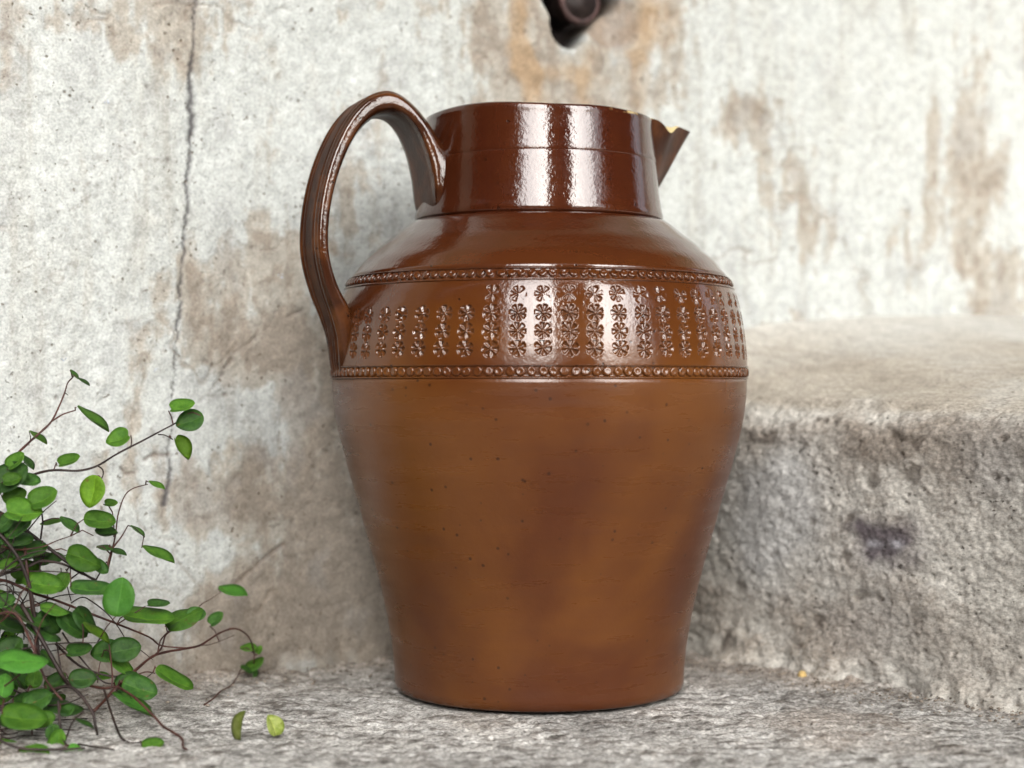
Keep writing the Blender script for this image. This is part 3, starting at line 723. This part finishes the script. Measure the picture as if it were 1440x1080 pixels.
for kind_ in range(6):
    for mi in range(5):
        me = leaf_mesh(kind_, [.0, .22, .12, .3, .05, .15][kind_], [.12, .18, -.10, .22, .08, -.15][kind_], [0, .12, 0, .35, .1, .5][kind_]); me.materials.append(M_GR[mi]); LM[kind_, mi] = me
def place_leaf(px, py, D, rx, ry, rot, mi, kind_=None, parent=plant, tilt_sign=1, name='leaf'):
    """rx: half length in photo pixels along rot (degrees, anticlockwise, stalk at the far left end), ry: foreshortened half width"""
    s = rx/FPX*D; c = P(px, py, D)
    view = (Vector((0, -CD, CH))-c).normalized()
    right = Vector((0, 0, 1)).cross(view).normalized(); up = view.cross(right)
    a = rad(rot); ax = right*math.cos(a)+up*math.sin(a); ay = -right*math.sin(a)+up*math.cos(a)
    tl = math.acos(max(.12, min(1, ry/rx*1.0)))*tilt_sign
    if ay.z < 0: tl = -tl
    ayt = ay*math.cos(tl)-view*math.sin(tl); n = ax.cross(ayt)
    Mx = Matrix((ax, ayt, n)).transposed().to_4x4()
    k = kind_ if kind_ is not None else rl.randrange(5)
    o_ = obj(name, LM[k, mi], None, parent)
    o_.matrix_local = Matrix.Translation(c-(PO if parent else Vector((0, 0, 0)))) @ Mx @ Matrix.Scale(s, 4)
    return c, c-ax*s*.95
samples = []
def curve_pts(ctrl, n): return [Vector(p) for p in crom([tuple(c) for c in ctrl], n)]
def stem(px_pts, D0, D1, w0, w1, mat_=None, n=None):
    m = len(px_pts); ctrl = [P(p[0], p[1], D0+(D1-D0)*i/(m-1)+rl.uniform(-.003, .003)) for i, p in enumerate(px_pts)]
    for c in ctrl: c.z = max(c.z, .0008)
    pts = curve_pts(ctrl, n or max(8, m*4)); samples.extend(pts)
    me = tube('stem', [p-PO for p in pts], w0/FPX*.9/2, w1/FPX*.9/2, 7, jit=.12, rnd=rl)
    obj('stem', me, mat_ or M_STEM, plant)
D_ = M_STEMD
stem([(-60,760),(-20,700),(12,652),(39,624),(58,607),(72,593),(82,574),(91,552),(95,539),(102,531)], .86, .875, 4.2, 1.8)
stem([(72,593),(86,584),(96,580),(106,577)], .868, .872, 2.4, 1.6)
stem([(91,552),(96,556)], .872, .87, 1.6, 1.0, D_)
stem([(20,655),(35,650),(32,642)], .866, .866, 1.6, 1.2, D_); stem([(39,624),(43,617),(41,607)], .866, .866, 1.8, 1.0)
stem([(-40,700),(10,680),(48,667),(75,661),(110,662),(137,655),(165,638),(200,620),(230,604),(250,593),(256,585)], .855, .865, 4.0, 1.8, D_)
stem([(137,655),(144,660),(145,668),(141,676)], .862, .862, 2.2, 1.8, D_); stem([(183,630),(185,622),(184,612)], .864, .864, 1.8, 1.4)
stem([(222,611),(232,612),(243,618)], .865, .866, 1.8, 1.5, D_)
stem([(150,800),(157,774),(170,756),(180,739)], .868, .87, 3.0, 1.6); stem([(180,739),(190,743),(203,755)], .87, .872, 1.6, 1.2, D_)
stem([(152,800),(162,754),(166,724),(175,698),(187,687),(208,681)], .875, .905, 2.6, 1.3)
stem([(158,720),(160,735),(160,755)], .873, .873, 1.6, 1.6)
stem([(-60,700),(6,758),(37,809),(49,871),(55,930)], .845, .85, 6.0, 4.0, D_)
stem([(-40,700),(10,728),(52,758),(86,784),(109,801),(134,817)], .862, .868, 7.0, 3.0, D_)
stem([(-50,830),(0,809),(39,797),(58,789),(88,793),(112,805),(134,815)], .850, .865, 4.5, 3.0, D_)
stem([(-60,820),(0,815),(47,834),(78,844),(117,859),(169,879),(210,896),(227,908),(262,911),(280,909)], .85, .93, 4.5, 1.8)
stem([(60,760),(56,800),(58,820)], .862, .862, 2.4, 1.6, D_); stem([(57,758),(60,735),(59,723)], .862, .862, 2.6, 2.2, D_)
stem([(35,770),(38,800),(44,850),(50,900),(48,960)], .855, .85, 4.0, 3.0)
stem([(134,817),(144,800),(150,790)], .868, .868, 2.4, 2.0, D_); stem([(94,818),(120,799)], .864, .866, 2.4, 1.8, D_)
stem([(98,790),(99,808),(94,820),(100,845)], .862, .864, 1.8, 1.5, D_)
stem([(100,848),(115,840),(128,845),(150,862),(165,880),(175,896)], .868, .87, 2.0, 1.5, D_)
stem([(-40,1000),(20,990),(60,975),(99,966),(128,998),(134,1020),(137,1036)], .84, .8235, 5.5, 3.4, D_)
stem([(132,1000),(148,984),(163,967),(190,943),(213,924),(233,917),(262,912),(280,908),(295,899),(309,890),(329,884),(344,890),(353,902),(358,922)], .835, .985, 4.6, 2.2)
stem([(215,924),(227,911),(233,893),(243,886),(256,879)], .885, .89, 3.2, 2.0)
stem([(222,918),(226,900),(240,885)], .887, .89, 2.6, 1.6)
stem([(280,908),(300,905),(330,893)], .935, .97, 1.6, 1.0)
stem([(273,862),(283,850),(297,842),(310,833)], .93, .965, 1.6, 1.0)
stem([(335,949),(326,966),(309,981),(300,990),(287,994)], .98, .90, 2.0, 2.6)
stem([(120,963),(146,968),(163,966),(181,975),(195,986),(219,1010),(230,1022),(242,1029),(256,1039),(257,1056),(262,1082)], .85, .79, 3.6, 3.2)
stem([(146,969),(157,1004),(168,1036),(175,1048)], .852, .808, 3.0, 3.6, D_); stem([(175,1048),(186,1051),(201,1048)], .808, .806, 2.0, 1.5, D_)
stem([(-40,880),(17,861),(44,905),(61,949),(75,970),(88,985)], .83, .825, 4.0, 3.0)
stem([(30,850),(67,914),(85,946),(99,966)], .845, .84, 6.0, 5.5, D_)
stem([(78,905),(110,935),(150,950),(185,952)], .856, .87, 3.4, 3.0, D_); stem([(185,952),(205,945),(218,947)], .87, .872, 2.4, 1.6)
stem([(190,943),(200,955),(215,946)], .868, .868, 2.0, 1.2, D_)
stem([(82,985),(84,1015),(90,1042),(96,1090)], .82, .80, 3.6, 2.6, D_); stem([(118,1000),(103,1014),(96,1030),(92,1050)], .82, .81, 3.0, 2.0, D_)
stem([(86,945),(80,905),(78,880),(95,860)], .85, .86, 2.6, 1.6, D_); stem([(88,890),(105,915),(140,955),(158,962)], .86, .856, 2.6, 2.0, D_)
stem([(157,966),(158,950),(155,920),(153,905)], .856, .858, 2.4, 1.6); stem([(137,960),(140,935),(146,915)], .862, .863, 1.6, 1.2)
stem([(195,912),(205,920),(215,928)], .872, .874, 1.5, 1.0, D_)
stem([(-20,1030),(20,1050),(60,1060),(120,1075)], .79, .79, 4.0, 3.0, D_); stem([(110,1060),(135,1075),(160,1064)], .80, .79, 3.0, 2.5, D_)
# the tangle near the root
for i in range(48):
    a = (rl.uniform(-60, 10), rl.uniform(760, 1090)); L = rl.uniform(50, 130); th_ = rad(rl.uniform(-60, 75)); D0 = rl.uniform(.815, .885)
    pts_ = [a]
    for k in range(5):
        th_ += rl.uniform(-.35, .35); a = (a[0]+L/5*1.3*math.cos(th_), min(a[1]-L/5*1.1*math.sin(th_), 1085)); pts_.append(a)
    stem(pts_, D0, D0+rl.uniform(-.015, .02), rl.uniform(1.8, 3.4), 1.2, D_ if rl.random() < .9 else M_STEM)
for i in range(16):                                      # wiry curls
    a = (rl.uniform(0, 70), rl.uniform(790, 900)); D0 = rl.uniform(.85, .89); th_ = rl.uniform(0, 6); pts_ = [a]
    for k in range(6):
        th_ += .6*rl.choice([1, 1, .5]); a = (a[0]+8*math.cos(th_), a[1]-7*math.sin(th_)); pts_.append(a)
    stem(pts_, D0, D0, 2.0, 1.3, D_)

LEAVES = [  # px, py, D, rx, ry, rot, material, mesh kind
 (131,690,.858,22,19,-100,3,0),(255,574,.862,19,10,12,0,1),(268,592,.865,19,17,200,1,0),(251,631,.866,20,10,-58,3,3),(168,618,.862,18,13,-160,0,1),(96,650,.860,17,9,20,0,1),
 (130,590,.872,29,5,-38,0,4),(53,616,.866,16,4,-36,0,4),(39,651,.866,13,5,-52,1,4),(104,527,.875,9,3,-50,1,4),(117,537,.875,11,2,-32,1,4),
 (38,675,.852,17,11,-10,1,0),(12,672,.845,27,22,30,1,0),(22,650,.848,16,10,40,0,1),(16,676,.840,14,10,10,0,1),(60,703,.846,22,16,25,0,1),(30,722,.840,27,18,-5,0,1),(20,698,.85,16,14,20,0,0),
 (155,709,.872,10,6,0,0,1),(139,732,.862,21,15,-8,0,0),(97,739,.860,18,7,-38,1,4),(148,753,.866,17,6,0,1,3),(193,747,.872,13,3,-36,1,4),(220,683,.905,13,4,-25,0,4),
 (116,784,.855,25,19,-25,0,2),(140,797,.860,13,10,-40,1,0),(222,781,.872,26,7,-26,0,4),(148,772,.866,13,4,-10,1,4),(165,777,.870,14,4,-20,1,4),(72,736,.862,16,4,10,0,4),
 (168,841,.838,26,25,80,2,0),(127,829,.850,28,13,-4,1,0),(207,869,.868,34,14,-6,0,0),(221,852,.873,17,6,0,1,1),(256,869,.885,27,16,25,0,2),(275,864,.888,13,12,0,1,0),
 (327,833,.968,22,8,-14,2,4),(304,872,.960,13,9,40,1,1),(356,934,.985,15,9,35,0,2),(350,912,.983,13,6,0,0,4),(357,945,.985,11,4,-90,1,4),(346,942,.98,10,4,150,1,4),(365,915,.985,7,5,60,0,1),
 (110,917,.855,19,11,8,1,1),(175,914,.862,21,20,10,1,0),(150,916,.866,20,18,190,1,0),(170,930,.868,22,12,-40,0,2),(134,891,.846,24,6,-38,3,4),(195,968,.858,24,20,-20,1,0),(178,960,.862,18,16,30,1,0),
 (243,955,.870,28,12,-30,0,0),(185,992,.834,34,7,-30,2,4),(172,986,.838,14,6,-30,1,3),(214,1047,.806,15,10,5,0,0),(28,927,.812,34,18,-3,2,2),(62,822,.852,24,18,-10,0,0),(86,819,.856,15,13,50,0,0),
 (100,880,.852,24,16,-40,1,0),(120,870,.855,22,14,-50,1,2),(36,868,.845,30,12,-25,1,0),(10,880,.848,24,12,-20,1,0),(60,885,.85,26,11,-30,1,2),(115,955,.85,18,16,0,1,0),(90,993,.838,24,12,-8,1,2),
 (32,1010,.812,30,22,-8,0,0),(5,965,.830,16,17,80,2,0),(52,985,.83,20,17,20,1,0),(48,955,.838,13,18,80,0,0),(45,1065,.79,23,19,20,0,0),(103,1063,.798,18,13,-40,2,1),(118,1018,.812,15,3,-28,1,4),
 (75,1030,.815,12,24,90,1,3),(20,1075,.80,20,14,0,1,0),(80,1045,.81,18,14,70,0,0),(140,953,.866,16,6,-5,0,4),(22,760,.852,22,12,0,1,0),(40,775,.856,24,14,10,1,0),(10,795,.85,16,8,10,0,4),
 (48,820,.86,16,10,30,0,3),(8,735,.85,16,12,50,1,0),(75,855,.85,20,9,-15,0,2),(25,950,.845,20,13,-60,1,0),(70,925,.846,18,8,-45,1,2),(15,1010,.83,16,12,30,1,0),(60,1012,.825,16,14,10,0,0),
 (95,1000,.835,12,8,30,1,4),(112,800,.872,10,5,-10,0,4),(50,776,.87,14,6,0,0,4),(78,790,.868,14,8,10,1,3),(4,846,.846,16,12,10,1,0),(78,960,.842,16,14,40,1,0),(34,985,.836,16,10,0,1,4),(6,1050,.81,18,14,10,0,2)]
for (px, py, D, rx, ry, rt, mi, kd) in LEAVES:
    c, tip = place_leaf(px, py, D, rx, ry, rt, mi, kd)
    best = min(samples[::1], key=lambda s: (s-tip).length)
    L = (best-tip).length
    if .0015 < L < .03:
        midp = (best+tip)/2+Vector((0, rl.uniform(-.002, .002), rl.uniform(.0, .003)))
        pts_ = [best+(midp-best)*t*2 if t < .5 else midp+(tip-midp)*(t*2-1) for t in (0, .25, .5, .75, 1)]
        obj('petiole', tube('petiole', [p-PO for p in pts_], .00038, .00028, 6), M_STEM, plant)
for i in range(62):                                      # inner foliage, mostly dark green
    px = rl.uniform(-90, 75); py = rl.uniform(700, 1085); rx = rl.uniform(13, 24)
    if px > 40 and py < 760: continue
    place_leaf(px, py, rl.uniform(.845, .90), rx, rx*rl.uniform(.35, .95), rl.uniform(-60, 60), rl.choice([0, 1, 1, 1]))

# two fallen leaves on the slab, right of the vine
for px, py, rx, ry, rt, lb in [(338, 1022, 21, 8, 82, 'narrow curled yellow-green leaf lying on the slab, nearest the vine'),
                               (385, 1021, 16, 13, 110, 'small round yellow-green leaf standing on the slab, right of the curled one')]:
    Dg = CH*FPX/(py+rx*.9-540); c = P(px, py, Dg)
    place_leaf(px, py, Dg, rx, ry, rt, 4, 5, parent=None, name='fallen_leaf')
    ob = [o_ for o_ in COL.objects if o_.name.startswith('fallen_leaf')][-1]; tag(ob, lb, 'leaf')
